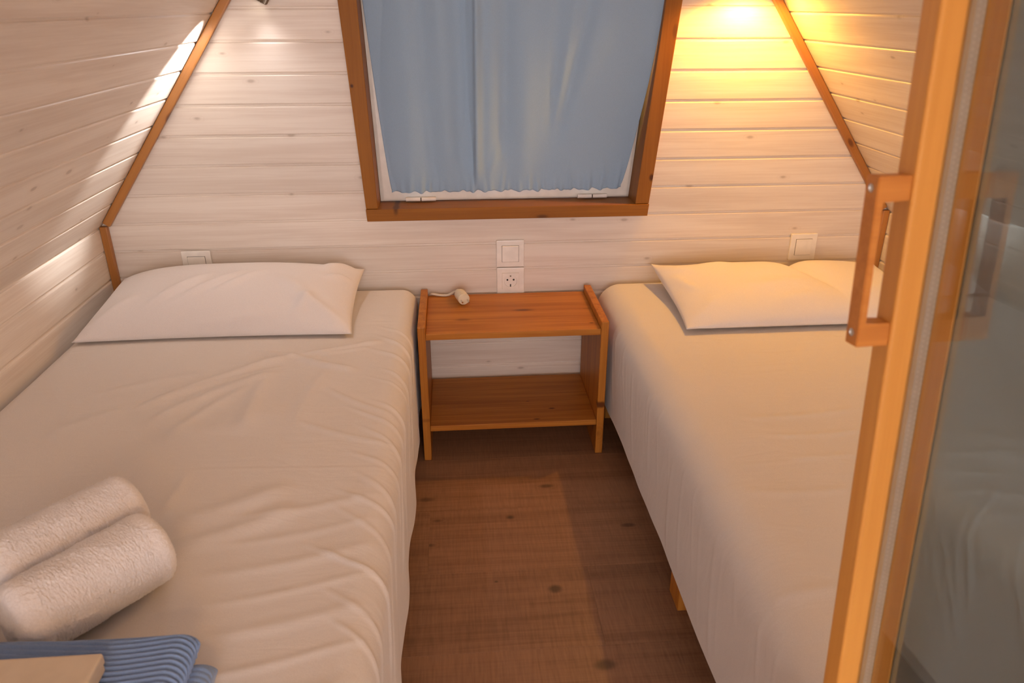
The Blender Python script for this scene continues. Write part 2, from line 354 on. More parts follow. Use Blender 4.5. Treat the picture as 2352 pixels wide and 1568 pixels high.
# unseen wall right of the open door, added to keep daylight off the bed
fw = empty('wall_front', (0.9, -0.10, 0)); tag(fw, 'whitewashed board wall beside the doorway, at the foot of the right bed', 'wall', kind='structure')
zf = 0.0
while zf < 1.62:
    me = plank_mesh('plank', lambda h: -0.45, lambda h, z=zf: 0.9 - (xr(z+h)-0.004), P, M['lime'])
    me.transform(Matrix.Rotation(PI, 4, 'Z')); me.transform(Matrix.Translation((0, 0, 0)))
    put('plank', me, fw, loc=(0, -0.012, zf)); zf += P
# corner trims
def strip(name, a, b, wdt, th, mat):
    a, b = Vector(a), Vector(b); d = (b-a); Lh = d.length
    bm = box_bm(-wdt/2, wdt/2, -th, 0, 0, Lh, 0.003, 2)
    q = bmobj(name, bm, mat); zax = d.normalized(); yax = Vector((0, 1, 0)); xax = yax.cross(zax)
    mw = Matrix.Identity(4)
    for c, v in enumerate((xax, yax, zax)):
        for r_ in range(3): mw[r_][c] = v[r_]
    q.matrix_world = Matrix.Translation(a) @ mw; return q
def trim_pt(sgn, z, off=0.012):
    return (CX - sgn*(half(z)-off*TS.z), YW-0.0005, z - off*TS.x)
for k, (sgn, sd) in enumerate(((1, 'left'), (-1, 'right'))):
    t1 = strip(f'trim_{1+2*k}', trim_pt(sgn, 0.640), trim_pt(sgn, 2.18), 0.022, 0.016, M['trimx'])
    tag(t1, f'thin brown wooden trim strip along the sloping {sd} edge of the gable wall', 'trim', kind='structure')
    t2 = strip(f'trim_{2+2*k}', (CX - sgn*(HW-0.011), YW-0.0005, 0.002), (CX - sgn*(HW-0.011), YW-0.0005, 0.628), 0.021, 0.016, M['trimx'])
    tag(t2, f'short upright brown trim strip in the {sd} corner of the gable wall', 'trim', kind='structure')
bb = box('baseboard_back', xl(0)+0.03, xr(0)-0.03, YW-0.016, YW-0.0005, 0.001, 0.030, M['casing_x'], bev=0.003); tag(bb, 'low brown baseboard under the boarded gable wall behind the nightstand', 'baseboard', kind='structure')

# window
wi = empty('window_1', (0.156, 2.12, 0.63)); tag(wi, 'window with brown wooden casing and white frame, covered by a blue curtain', 'window', kind='structure')
def wpart(o): o.parent = wi; o.matrix_parent_inverse = Matrix.Translation(wi.location).inverted(); return o
YF = 2.128
zs = 0.668
wpart(prism_xz('jamb', [(wl(zs), zs), (wli(zs), zs), (wli(WZ1), WZ1), (wl(WZ1), WZ1)], YF, 2.266, M['casing_z'], bev=0.002))
wpart(prism_xz('jamb', [(wri(zs), zs), (wr(zs), zs), (wr(WZ1), WZ1), (wri(WZ1), WZ1)], YF, 2.266, M['casing_z'], bev=0.002))
wpart(prism_xz('sill', [(wl(.631)-.001, .632), (wr(.631)+.001, .632), (wr(.667)+.001, .667), (wl(.667)-.001, .667)], YF-0.003, 2.266, M['casing_x'], bev=0.002))
wpart(prism_xz('head', [(wl(WZ1), WZ1+.001), (wr(WZ1), WZ1+.001), (wr(WZ1), WZ1+.036), (wl(WZ1), WZ1+.036)], YF, 2.266, M['casing_x'], bev=0.002))
e = 0.001
za, zb = zs+.001, WZ1-.001
wpart(ring_xz('window_frame', [(wli(za)+e, za), (wri(za)-e, za), (wri(zb)-e, zb), (wli(zb)+e, zb)],
      [(wli(za)+.022, za+.02), (wri(za)-.022, za+.02), (wri(zb)-.022, zb-.02), (wli(zb)+.022, zb-.02)], 2.2185, 2.262, M['white_paint']))
zc, zd = za+.006, zb-.006
sa = wpart(ring_xz('sash', [(wli(zc)+.011, zc), (wri(zc)-.011, zc), (wri(zd)-.011, zd), (wli(zd)+.011, zd)],
      [(wli(zc)+.060, zc+.050), (wri(zc)-.060, zc+.050), (wri(zd)-.060, zd-.05), (wli(zd)+.060, zd-.05)], 2.2085, 2.2180, M['white_paint']))
wpart(prism_xz('pane', [(wli(zc)+.058, zc+.048), (wri(zc)-.058, zc+.048), (wri(zd)-.058, zd-.048), (wli(zd)+.058, zd-.048)], 2.226, 2.231, M['window_glass'], bev=0))
for hx in (-0.099, 0.4105):
    bm = bmesh.new(); cyl_between(bm, (hx-.044, 2.1990, .6770), (hx-.0015, 2.1990, .6770), .0058, 14); cyl_between(bm, (hx+.0015, 2.1990, .6770), (hx+.044, 2.1990, .6770), .0058, 14)
    h = wpart(bmobj('hinge', bm, M['plastic'])); h['label'] = 'white two-part hinge barrel'
    bm = bmesh.new(); cyl_between(bm, (hx-.0016, 2.1990, .6770), (hx+.0016, 2.1990, .6770), .0045, 12)
    g = bmobj('hinge_gap', bm, M['rubber']); g.parent = h; g['label'] = 'black gap ring of the hinge'

# ------------------------------------------------------------------ beds
def ridge(X, Y, x0, y0, x1, y1, wd, am, ends=0.25):
    dx, dy = x1-x0, y1-y0; L = math.hypot(dx, dy); ux, uy = dx/L, dy/L
    t = ((X-x0)*ux + (Y-y0)*uy)/L
    bow = 0.04*L*np.sin(PI*np.clip(t, 0, 1))
    d = -(X-x0)*uy + (Y-y0)*ux + bow
    tp = np.clip((t+0.05)/ends, 0, 1)*np.clip((1.05-t)/ends, 0, 1); tp = tp*tp*(3-2*tp)
    return am*tp*np.exp(-(d/wd)**2)
def smooth_noise(X, Y, fx, fy, seed, n=7):
    rs = np.random.RandomState(seed); o = 0
    for i in range(n):
        a = rs.uniform(-1, 1)*fx; b = rs.uniform(-1, 1)*fy
        o = o + np.sin(X*a + Y*b + rs.uniform(0, 6.28))
    return o/n
def sheet(name, x0, x1, yh, yf, zt, hemL, hemR, r, disp, mat):
    nu, nv = 300, 430
    top = (x1-x0) - 2*r; arc = r*PI/2; sl = zt-r-hemL; sr = zt-r-hemR
    tot = sl+arc+top+arc+sr
    s = np.linspace(0, tot, nu); px = np.zeros(nu); pz = np.zeros(nu); nx = np.zeros(nu); nz = np.zeros(nu)
    for i, q in enumerate(s):
        if q < sl: px[i], pz[i], nx[i], nz[i] = x0, hemL+q, -1, 0
        elif q < sl+arc:
            a = (q-sl)/r; px[i], pz[i], nx[i], nz[i] = x0+r-r*math.cos(a), zt-r+r*math.sin(a), -math.cos(a), math.sin(a)
        elif q < sl+arc+top: px[i], pz[i], nx[i], nz[i] = x0+r+(q-sl-arc), zt, 0, 1
        elif q < sl+2*arc+top:
            a = (q-sl-arc-top)/r; px[i], pz[i], nx[i], nz[i] = x1-r+r*math.sin(a), zt-r+r*math.cos(a), math.sin(a), math.cos(a)
        else: px[i], pz[i], nx[i], nz[i] = x1, zt-r-(q-sl-2*arc-top), 1, 0
    xu = x0 + r + (s-sl-arc)                      # unrolled x
    # lengthwise: head drop, top, foot drop
    drop = 0.02; Lt = yh-yf
    v = np.linspace(0, 1, nv); yy = yh - v*Lt
    XU, YY = np.meshgrid(xu, yy); PX, _ = np.meshgrid(px, yy); PZ, _ = np.meshgrid(pz, yy); NX, _ = np.meshgrid(nx, yy); NZ, _ = np.meshgrid(nz, yy)
    D = disp(XU, YY, PZ)
    # round the head and foot edges
    re = 0.03
    def edge(d): return np.where(d < re, re - np.sqrt(np.maximum(0, re**2-(re-d)**2)), 0)
    E = edge(yh-YY) + edge(YY-yf)
    X = PX + NX*(D-E); Z = PZ + NZ*(D-E); Y = YY + 0*X
    verts = np.stack([X, Y, Z], -1).reshape(-1, 3)
    faces = grid_faces(nu, nv)
    # foot and head end panels
    return meshobj(name, verts, faces, mat, smooth=True)

LX0, LX1, RX0, RX1, ZT = -0.992, -0.122, 0.425, 1.305, 0.425
YH = 2.142; YFL, YFR = 0.22, 0.30
segL = [(-0.386,1.678,-0.69,1.424,0.0144,0.0093),(-0.411,1.597,-0.643,1.367,0.0176,0.0093),(-0.386,1.678,-0.193,1.753,0.0096,0.00775),(-0.386,1.66,-0.24,1.583,0.0128,0.00775),(-0.456,1.534,-0.579,1.304,0.016,0.0062),(-0.437,1.576,-0.43,1.308,0.016,0.0062),(-0.3,1.6,-0.34,1.3,0.0176,0.00465),(-0.693,1.434,-0.825,1.339,0.02,0.0062),(-0.55,1.6,-0.8,1.5,0.016,0.00465),(-0.37,1.66,-0.52,1.7,0.0096,0.00465),(-0.51,1.06,-0.5,1.18,0.0096,0.00465),(-0.487,1.028,-0.3,1.127,0.024,0.0093),(-0.46,0.97,-0.28,1.06,0.02,0.00775),(-0.6,1.3,-0.36,1.42,0.04,0.0062),(-0.386,1.678,-0.5,1.6,0.006,0.004),(-0.36,1.675,-0.22,1.715,0.006,0.0035),(-0.4,1.62,-0.66,1.45,0.007,0.0035),(-0.3,1.5,-0.13,1.36,0.007,0.003),(-0.33,1.35,-0.13,1.25,0.008,0.003)]
rs = np.random.RandomState(3)
for i in range(17):                                   # fine drape wrinkles running over the aisle edge
    y = 0.62 + i*0.074 + rs.uniform(-.03, .03)
    ln = rs.uniform(0.05, 0.15); dr = rs.uniform(0.10, 0.26); sl = rs.uniform(0.30, 0.55)
    segL.append((LX1-ln, y+ln*sl, LX1+dr, y-dr*sl*1.6, rs.uniform(.003, .006), rs.uniform(.002, .0042)))
for i in range(7):                                    # fan of soft folds on the near half
    y = 0.68+i*0.066; segL.append((-.42-rs.uniform(0, .10), y-.045, LX1-.005, y+.025, rs.uniform(.006, .013), rs.uniform(.002, .0036)))
def crease(X, Y, y0, am): return am*np.exp(-((Y-y0-0.004*np.sin(X*9))/0.003)**2)
def dispL(X, Y, Z):
    d = 0.004*smooth_noise(X, Y, 9, 7, 1) + 0.001*smooth_noise(X, Y, 20, 26, 2)
    for s_ in segL: d = d + ridge(X, Y, *s_)
    side = np.clip((X-LX1)/0.30, 0, 1)
    d = d + side*(0.008*smooth_noise(X*0.3, Y, 3, 22, 4) + 0.002*smooth_noise(X, Y, 8, 80, 5))
    d = d + crease(X, Y, 1.175-0.03*X, 0.0013)*(X < LX1-.02) - crease(X, Y, 1.178-0.03*X, 0.0010)*(X < LX1-.02)
    return d
segR = [(.488,1.941,.515,1.416,.02,.003),(.569,1.297,.842,1.322,.010,.002),(.588,1.228,.806,1.235,.008,.002),(.479,1.048,.682,1.045,.012,.002),(.599,1.149,.753,1.152,.010,.002),(.43,.807,.543,.812,.012,.002)]
rs = np.random.RandomState(5)
for i in range(26):
    y = 0.45 + i*0.062 + rs.uniform(-.02, .02)
    segR.append((RX0-rs.uniform(-.03, .03), y, RX0-rs.uniform(.10, .28), y-rs.uniform(-.01, .05), rs.uniform(.004, .008), rs.uniform(.0006, .0018)))
def dispR(X, Y, Z):
    d = 0.003*smooth_noise(X, Y, 8, 7, 11) + 0.0012*smooth_noise(X, Y, 26, 30, 12)
    for s_ in segR: d = d + ridge(X, Y, *s_)
    side = np.clip((RX0-X)/0.30, 0, 1)
    d = d + side*(0.006*smooth_noise(X*0.3, Y, 3, 14, 14) + 0.0015*smooth_noise(X*0.4, Y, 6, 60, 15)) - side*0.004
    return d
sL = sheet('bed_sheet', LX0, LX1, YH, YFL, ZT, 0.16, 0.09, 0.045, dispL, M['sheet'])
tag(sL, 'creased white sheet with wrinkled drape over the bed holding the rolled towels', 'sheet', 'white bed sheets')
sR = sheet('bed_sheet', RX0, RX1, YH, YFR, ZT, 0.115, 0.16, 0.070, dispR, M['sheet'])
tag(sR, 'smoother white sheet in warm lamp light over the bed beside the glazed door', 'sheet', 'white bed sheets')
def bed(x0, x1, yf, label, legx):
    b = empty('bed', ((x0+x1)/2, (YH+yf)/2, 0)); tag(b, label, 'bed', 'single beds')
    def pt(o): o.parent = b; o.matrix_parent_inverse = Matrix.Translation(b.location).inverted(); return o
    pt(box('mattress', x0+.02, x1-.02, yf+.03, YH-.03, .20, ZT-.022, M['sheet'], bev=.02))
    pt(box('frame', x0+.05, x1-.05, yf+.04, YH-.02, .13, .195, M['stand_x'], bev=.004))
    for lx in legx:
        for ly in (yf+.08, 1.21, YH-.10):
            pt(box('leg', lx-.03, lx+.03, ly, ly+.065, 0, .13, M['stand_z'], bev=.003))
bed(LX0, LX1, YFL, 'low wooden single bed along the left wall, under the rolled towels', (LX0+.09, LX1-.072))
bed(RX0, RX1, YFR, 'low wooden single bed along the right wall, behind the glazed door', (RX0+.057, RX1-.09))

def pillow(name, cx, cy, a, b, H, zf, zb, bend, label, crease_fn, seed, rot=0.0):
    """soft cushion: half sizes a (x) and b (y), crown H above the seam; zf/zb are the seam heights at front/back"""
    n1, n2 = 121, 81
    u = np.linspace(-1, 1, n1); v = np.linspace(-1, 1, n2); U, V = np.meshgrid(u, v)
    def pts(sg):
        prof = (1-np.abs(U)**3.2)**0.62*(1-np.abs(V)**2.6)**0.62
        px = a*U*(1-0.035*(1-V**2)*np.abs(U)**2); py = b*V*(1-0.055*(1-U**2)*np.abs(V)**2)
        seam = zf + (zb-zf)*(V+1)/2 + bend(U, V)
        if sg > 0:
            z = seam + H*prof + crease_fn(U, V)*np.clip(prof*4, 0, 1) + 0.0025*smooth_noise(U, V, 9, 7, seed)*prof
        else: z = seam - (seam-(ZT+0.004))*np.minimum(1, prof*2.2)
        c, s_ = math.cos(rot), math.sin(rot)
        return np.stack([cx + px*c - py*s_, cy + px*s_ + py*c, z], -1).reshape(-1, 3)
    A, B = pts(1), pts(-1); n = n1*n2
    idx = np.arange(n).reshape(n2, n1)
    rim = np.zeros((n2, n1), bool); rim[0] = rim[-1] = True; rim[:, 0] = rim[:, -1] = True
    mp = {}; verts = list(map(tuple, A))
    for j in range(n2):
        for i in range(n1):
            k = idx[j, i]
            if rim[j, i]: mp[k] = k
            else: mp[k] = len(verts); verts.append(tuple(B[k]))
    F = grid_faces(n1, n2); F2 = [tuple(mp[k] for k in f[::-1]) for f in F]
    o = meshobj(name, verts, F+F2, M['pillow'], smooth=True); tag(o, label, 'pillow', 'white pillows'); return o
def creaseL(U, V):
    o = 0
    for (x0, y0, x1, y1, wd, am) in ((-.55,-.75,-.1,.15,.05,.010),(-.35,-.70,.15,.20,.045,.010),(-.1,-.55,.30,.25,.05,.007),(.70,-.85,.40,.05,.09,.005),(.98,-.98,.55,-.45,.08,.007),(.97,.9,.7,.35,.07,.010),(.96,.4,.75,.1,.05,.006),
       (-.95,-.9,-.6,-.35,.07,.008),(-.2,-.95,.5,-.8,.05,.005),(.55,-.9,.70,-.3,.04,.006)):
        o = o + ridge(U, V, x0, y0, x1, y1, wd*0.95, am*1.35, 0.45)
    return o
pl = pillow('pillow', -0.617, 1.955, 0.345, 0.180, 0.084, 0.4345, 0.478, lambda U, V: 0.010*np.clip(U, 0, 1)**4*np.clip(V, 0, 1) - 0.0*U,
       'plump white pillow against the gable wall on the bed with towels', creaseL, 21)
def creaseR(U, V):
    uc = 0.22 - 0.12*V
    g = -0.030*np.exp(-((U-uc)/0.10)**2)*np.clip((V+0.75)/1.75, 0, 1) - 0.006*np.exp(-((U-uc)/0.02)**2)*np.clip(V+0.9, 0, 1)
    for (x0, y0, x1, y1, wd, am) in ((-.98,-.98,-.70,-.40,.08,.006),(-.98,.95,-.70,.3,.09,.008),(-.93,.5,-.78,-.3,.04,.006),(-.45,-.35,.10,-.10,.13,.006),(-.30,-.75,.08,-.50,.10,.004),(.35,-.8,.65,-.2,.10,.005),(-.7,.6,-.35,.75,.10,.005)):
        g = g + ridge(U, V, x0, y0, x1, y1, wd, am, 0.45)
    return g
pr = pillow('pillow', 0.930, 1.915, 0.350, 0.195, 0.058, 0.442, 0.470, lambda U, V: 0.020*np.clip(-U, 0, 1)**6*np.clip(V, 0, 1),
       'white pillow with a central crease in warm lamp light, behind the door handle', creaseR, 22, rot=0.0)

# ------------------------------------------------------------------ nightstand
ns = empty('nightstand', (0.148, 2.0, 0)); tag(ns, 'small open orange pine nightstand with two shelves standing between the beds', 'nightstand')
def np_(o): o.parent = ns; o.matrix_parent_inverse = Matrix.Translation(ns.location).inverted(); return o
np_(box('side_panel', -.111, -.090, 1.845, 2.143, 0, .416, M['stand_left'], bev=.0025))
np_(box('side_panel', .386, .407, 1.845, 2.143, 0, .416, M['stand_right'], bev=.0025))
np_(box('top_shelf', -.0895, .3855, 1.848, 2.143, .377, .395, M['stand_top'], bev=.0015))
np_(box('bottom_shelf', -.0895, .3855, 1.848, 2.143, .094, .111, M['stand_shelf'], bev=.0015))

# power plug with cord
pg = empty('power_plug', (0.02, 2.06, .3955)); tag(pg, 'cream two-pin power plug with its cord lying on the nightstand', 'plug')
def pp(o): o.parent = pg; o.matrix_parent_inverse = Matrix.Translation(pg.location).inverted(); return o
bm = bmesh.new(); cyl_between(bm, (.018, 2.052, .414), (.006, 2.095, .4155), .0172, 24); cyl_between(bm, (.006, 2.095, .4155), (.000, 2.115, .4155), .0150, 24, .0085)
bmesh.ops.bevel(bm, geom=[e_ for e_ in bm.edges if e_.calc_face_angle(0) > 1], offset=.002, segments=2, affect='EDGES')
pp(bmobj('plug_body', bm, M['plug'], smooth=False))
for dx in (-.0095, .0095):
    bm = bmesh.new(); cyl_between(bm, (.018+dx, 2.053, .412), (.0225+dx, 2.034, .411), .0024, 10)
    q = pp(bmobj('pin', bm, M['steel'])); q['label'] = 'metal contact pin'
pp(tube('cord', [(.001, 2.113, .4155), (-.008, 2.124, .412), (-.03, 2.128, .4005), (-.055, 2.132, .3995), (-.078, 2.138, .401), (-.084, 2.1465, .395), (-.080, 2.1515, .30), (-.082, 2.1512, .27)], .0036, M['cord']))

# switches and socket
def plate(x0, z1, s=0.083):
    return box_bm(x0, x0+s, YW-.0095, YW-.0003, z1-s, z1, .0022, 3)
def switch(x0, z1, label, w_=0.083):
    o = empty('light_switch', (x0+.0415, YW, z1-.0415)); tag(o, label, 'switch', 'white wall switches')
    def q(c): c.parent = o; c.matrix_parent_inverse = Matrix.Translation(o.location).inverted(); return c
    q(bmobj('cover_plate', plate(x0, z1), M['plastic']))
    a = x0+.0415; c = z1-.0415
    q(bmobj('gap', box_bm(a-.0256, a+.0256, YW-.0099, YW-.0093, c-.0256, c+.0256), M['rubber']))
    r_ = q(bmobj('rocker', box_bm(a-.0248, a+.0248, YW-.0122, YW-.0094, c-.0248, c+.0248, .0012, 2), M['plastic']))
    return o
switch(-.7965, .549, 'white wall switch partly hidden behind the plump pillow by the left wall')
switch(.1195, .5595, 'white wall switch directly above the socket over the nightstand')
switch(1.0255, .5585, 'white wall switch above the creased pillow in warm lamp light')
so = empty('wall_socket', (.161, YW, .434)); tag(so, 'white round-pin wall socket just above the nightstand top', 'socket')
def sq(c): c.parent = so; c.matrix_parent_inverse = Matrix.Translation(so.location).inverted(); return c
sx, sz = .1615, .4325
sq(bmobj('cover_plate', plate(.120, .474), M['plastic']))
sq(bmobj('gap', box_bm(sx-.0258, sx+.0258, YW-.0099, YW-.0093, sz-.0258, sz+.0258), M['cord']))
# insert with a round well
bm = bmesh.new(); n = 40; rr = .0195
o_ = []; i_ = []; d_ = []
for k in range(n):
    a = 2*PI*k/n; c, s_ = math.cos(a), math.sin(a); m_ = max(abs(c), abs(s_))
    o_.append(bm.verts.new((sx+.025*c/m_, YW-.0120, sz+.025*s_/m_))); i_.append(bm.verts.new((sx+rr*c, YW-.0120, sz+rr*s_))); d_.append(bm.verts.new((sx+rr*.97*c, YW-.0040, sz+rr*.97*s_)))
bot = []
for k in range(n):
    a = 2*PI*k/n; c, s_ = math.cos(a), math.sin(a); m_ = max(abs(c), abs(s_)); bot.append(bm.verts.new((sx+.025*c/m_, YW-.0094, sz+.025*s_/m_)))
for k in range(n):
    j = (k+1) % n; bm.faces.new((o_[k], o_[j], i_[j], i_[k])); bm.faces.new((i_[k], i_[j], d_[j], d_[k])); bm.faces.new((bot[k], bot[j], o_[j], o_[k]))
sq(bmobj('insert', bm, M['plastic']))
bm = bmesh.new(); cyl_between(bm, (sx, YW-.0102, sz), (sx, YW-.0099, sz), rr*.965, 40); sq(bmobj('well', bm, M['plastic']))
for dx, dz, r_ in ((-.0095, .0035, .0029), (.0095, .0035, .0029)):
    bm = bmesh.new(); cyl_between(bm, (sx+dx, YW-.0106, sz+dz), (sx+dx, YW-.0102, sz+dz), r_, 16); sq(bmobj('pin_hole', bm, M['plastic_dark']))
sq(bmobj('earth_clip', box_bm(sx-.0016, sx+.0016, YW-.0113, YW-.0102, sz-.0185, sz-.0105), M['plastic_dark']))
sq(bmobj('earth_clip', box_bm(sx-.0020, sx+.0020, YW-.0113, YW-.0102, sz+.0135, sz+.0175), M['bronze']))

# ------------------------------------------------------------------ curtain
nu, nv = 361, 200
zb, zt = 0.698, 1.425
u = np.linspace(0, 1, nu); v = np.linspace(0, 1, nv); U, V = np.meshgrid(u, v)
Zc = zb + (zt-zb)*V
tz = (Zc-0.706)/(1.21-0.706)
xL = -0.183 - 0.044*np.clip(tz, 0, 1.3)**0.8; xR = 0.503 + 0.070*np.clip(tz, 0, 1.1)**0.70
g = U + 0.010*np.sin(U*24)*np.clip(1-tz*1.1, 0, 1)
Xc = xL + (xR-xL)*g
prof = 0*Xc
def fold(xc, wd, am, z0=-1, z1=9, lean=0.0, asym=1.0):
    global prof
    d = Xc - (xc + lean*(Zc-0.95)); k = np.where(d > 0, wd*asym, wd)
    tp = np.clip((Zc-z0)/0.09, 0, 1)*np.clip((z1-Zc)/0.09, 0, 1); tp = tp*tp*(3-2*tp)
    prof = prof + am*tp*np.exp(-(d/k)**2)
fold(-.205, .030, -.010); fold(-.12, .030, .007, lean=-.02); fold(-.065, .016, -.006, lean=-.05); fold(-.02, .022, .009, .72, lean=-.04); fold(.022, .020, -.010, .72, lean=-.02)
fold(.046, .013, -.013, .70, lean=-.012); fold(.068, .0045, .020, .68, lean=.012, asym=3.2); fold(.105, .024, .008, lean=.02); fold(.150, .020, -.010, .78, lean=.015); fold(.158, .010, .006, .72, .86, lean=.25)
fold(.205, .034, .008, lean=.0); fold(.285, .016, -.007, .80, lean=.05); fold(.300, .010, .0025, .80, lean=.14); fold(.325, .018, -.009, .80, lean=.22); fold(.40, .05, .003, lean=.1); fold(.50, .04, -.004); fold(.55, .02, .004)
rg = np.random.RandomState(9); gather = 0*Xc
for k in range(26):
    xc = -.175 + k*.0262 + rg.uniform(-.008, .008); wd = rg.uniform(.004, .008); hh = rg.uniform(.018, .06); am = rg.uniform(.003, .0075)
    d = Xc - xc - rg.uniform(-.12, .12)*(Zc-zb)
    gather = gather + am*np.exp(-(d/wd)**2)*np.exp(-((Zc-zb)/hh)**2) - .4*am*np.exp(-((d-.011)/wd)**2)*np.exp(-((Zc-zb)/hh)**2)
hemline = -0.004*np.exp(-((Zc-(zb+.017))/.0025)**2)
billow = 0.010*np.sin(PI*np.clip((Zc-zb)/.5, 0, 1))
sst = np.clip(tz, 0, 1); sst = sst*sst*(3-2*sst)
Yc = 2.2045 - 0.058*sst*U**1.6 - (prof*0.85 + gather*0.8) - billow*0.6
Yc = np.minimum(Yc, 2.2065)
Zc2 = Zc - np.where(V < .15, gather*0.45*(1-V/.15), 0) + 0.0025*np.sin(U*90)*np.clip(1-V*10, 0, 1)
ct = meshobj('curtain', np.stack([Xc, Yc, Zc2], -1).reshape(-1, 3), grid_faces(nu, nv), M['curtain'], smooth=True)
sm = ct.modifiers.new('cloth thickness', 'SOLIDIFY'); sm.thickness = 0.0012; sm.offset = 1
tag(ct, 'pale blue curtain with soft folds and a gathered hem hanging over the window', 'curtain')
rod = bpy.data.objects.get('curtain')
bm = bmesh.new(); cyl_between(bm, (-.228, 2.204, 1.428), (.570, 2.150, 1.428), .006, 14); rd = bmobj('curtain_rod', bm, M['white_paint'], smooth=False); rd.parent = ct

# ------------------------------------------------------------------ towels on the left bed
D3 = Vector((.640, .768, 0)); Nn = Vector((.768, -.640, 0))
def towel(end, length, r, label, seed):
    nth, nl = 160, 150
    rs = np.random.RandomState(seed)
    th = np.linspace(0, 2*PI, nth, endpoint=False); tt = np.concatenate([np.linspace(0, .03, 12)[:-1], np.linspace(.03, length-.03, nl), np.linspace(length-.03, length, 12)[1:]])
    TH, T = np.meshgrid(th, tt)
    e0 = np.minimum(T, length-T); q = np.clip(e0/.020, 0, 1)
    ro = r*(0.62+0.38*np.sqrt(np.clip(1-(1-q)**2, 0, 1)))
    step = ((TH-4.9) % (2*PI))/(2*PI); ro = ro*(0.97+0.05*step)
    ro = ro + 0.0016*smooth_noise(TH*3, T*40, 3, 3, seed) + 0.0006*rs.randn(*TH.shape)*(q > .1)
    a = ro*np.cos(TH); b = ro*np.sin(TH)*0.96
    b = np.maximum(b, -r*0.90) 
    P_ = np.array(end)[None, None, :] - np.array(D3)[None, None, :]*T[..., None] + np.array(Nn)[None, None, :]*a[..., None] + np.array((0, 0, 1.0))[None, None, :]*b[..., None]
    verts = list(map(tuple, P_.reshape(-1, 3))); nt_ = len(tt); faces = grid_faces(nth, nt_, True)
    # spiral end caps
    for base, sg in ((0, 1), ((nt_-1)*nth, -1)):
        prev = [base+i for i in range(nth)]; c0 = np.mean([verts[i] for i in prev], axis=0)
        for ring in range(1, 8):
            f = 1-ring/8; cur = []
            for i in range(nth):
                p0 = np.array(verts[base+i]); sp = 0.004*math.sin(2*PI*(ring/2.0) + th[i])
                pnt = c0 + (p0-c0)*f + sg*np.array(D3)*sp; verts.append(tuple(pnt)); cur.append(len(verts)-1)
            for i in range(nth): faces.append((prev[i], prev[(i+1) % nth], cur[(i+1) % nth], cur[i]))
            prev = cur
        faces.append(tuple(prev))
    bm = bmesh.new(); vs = [bm.verts.new(p) for p in verts]
    for f in faces: bm.faces.new([vs[i] for i in f])
    o = bmobj('rolled_towel', bm, M['towel'], smooth=True); tag(o, label, 'towel', 'rolled white towels'); return o
rr = 0.0565
zt_ = ZT + 0.90*rr + 0.006
e2 = Vector((-.447, .918, zt_)); e1 = e2 - Nn*(2*rr+.003) + D3*0.03 + Vector((0, 0, .002))
towel(e2, .205, rr, 'rolled white terry towel next to the blue blanket, nearer of the two rolls', 31)
towel(e1, .215, rr, 'rolled white terry towel lying behind the other roll, farther from the blue blanket', 32)

# ------------------------------------------------------------------ ribbed blanket
bl = empty('folded_blanket', (-.6, .56, ZT)); tag(bl, 'folded blue ribbed blanket on the bed in the lower left corner', 'blanket')
def layer(name, x0, x1, y0, y1, z0, z1, rib, amp, seed):
    """folded slab, ribs along x, rolled over at the right fold; closed section around x, swept in y"""
    r = (z1-z0)/2; ny = 260; ns_ = 60
    sx_ = []
    for t_ in np.linspace(0, 1, 24): sx_.append((x0+(x1-r-x0)*t_, z1, 0, 1))
    for a in np.linspace(PI/2, -PI/2, 14)[1:]: sx_.append((x1-r+r*math.cos(a), (z0+z1)/2+r*math.sin(a), math.cos(a), math.sin(a)))
    for t_ in np.linspace(1, 0, 6)[1:]: sx_.append((x0+(x1-r-x0)*t_, z0, 0, -1))
    n = len(sx_); ys = np.linspace(y0, y1, ny); verts = []
    for y in ys:
        e0 = min(y-y0, y1-y); q = min(1, max(0, e0/.016)); sh = math.sqrt(max(0, 1-(1-q)**2))
        for (x, z, nx_, nz_) in sx_:
            rib_d = amp*abs(math.sin(PI*(y + 0.010*math.sin((x+.55)*9) )/rib))**0.8*2 - amp
            zz = (z0+z1)/2 + (z-(z0+z1)/2)*(0.25+0.75*sh)
            up_ = 1 if nz_ > -.5 else 0
            wav = 0.003*math.sin(x*14+seed)*up_
            lift = 0.022*math.exp(-((x-x1)/.06)**2)*q*up_
            ysh = 0.006*math.sin((x+.2)*11+seed) if y > (y0+y1)/2 else 0
            verts.append((x + nx_*rib_d - .02*(1-sh)*(nx_ > .1)*0, y + ysh*(y-(y0+y1)/2)/((y1-y0)/2), zz + nz_*rib_d*(up_) + wav*0.5 + lift*0.4))
    faces = grid_faces(n, ny, True); 
    faces.append(tuple(range(n))); faces.append(tuple(range((ny-1)*n, ny*n))[::-1])
    bm = bmesh.new(); vs = [bm.verts.new(p) for p in verts]
    for f in faces: bm.faces.new([vs[i] for i in f])
    o = bmobj(name, bm, M['blanket'], smooth=True); o.parent = bl; o.matrix_parent_inverse = Matrix.Translation(bl.location).inverted(); return o
layer('lower_fold', -.90, -.312, .43, .708, ZT+.004, ZT+.040, .0078, .0006, 1.0)
layer('upper_fold', -.90, -.330, .42, .721, ZT+.041, ZT+.078, .0082, .0025, 0.0)
bx = empty('flat_box', (-.6, .53, ZT+.084)); tag(bx, 'flat cream card box lying on top of the folded blue ribbed blanket', 'box')
q = bmobj('base', box_bm(-.78, -.4135, .396, .658, ZT+.0845, ZT+.094, .002, 2), M['cream']); q.parent = bx; q.matrix_parent_inverse = Matrix.Translation(bx.location).inverted()
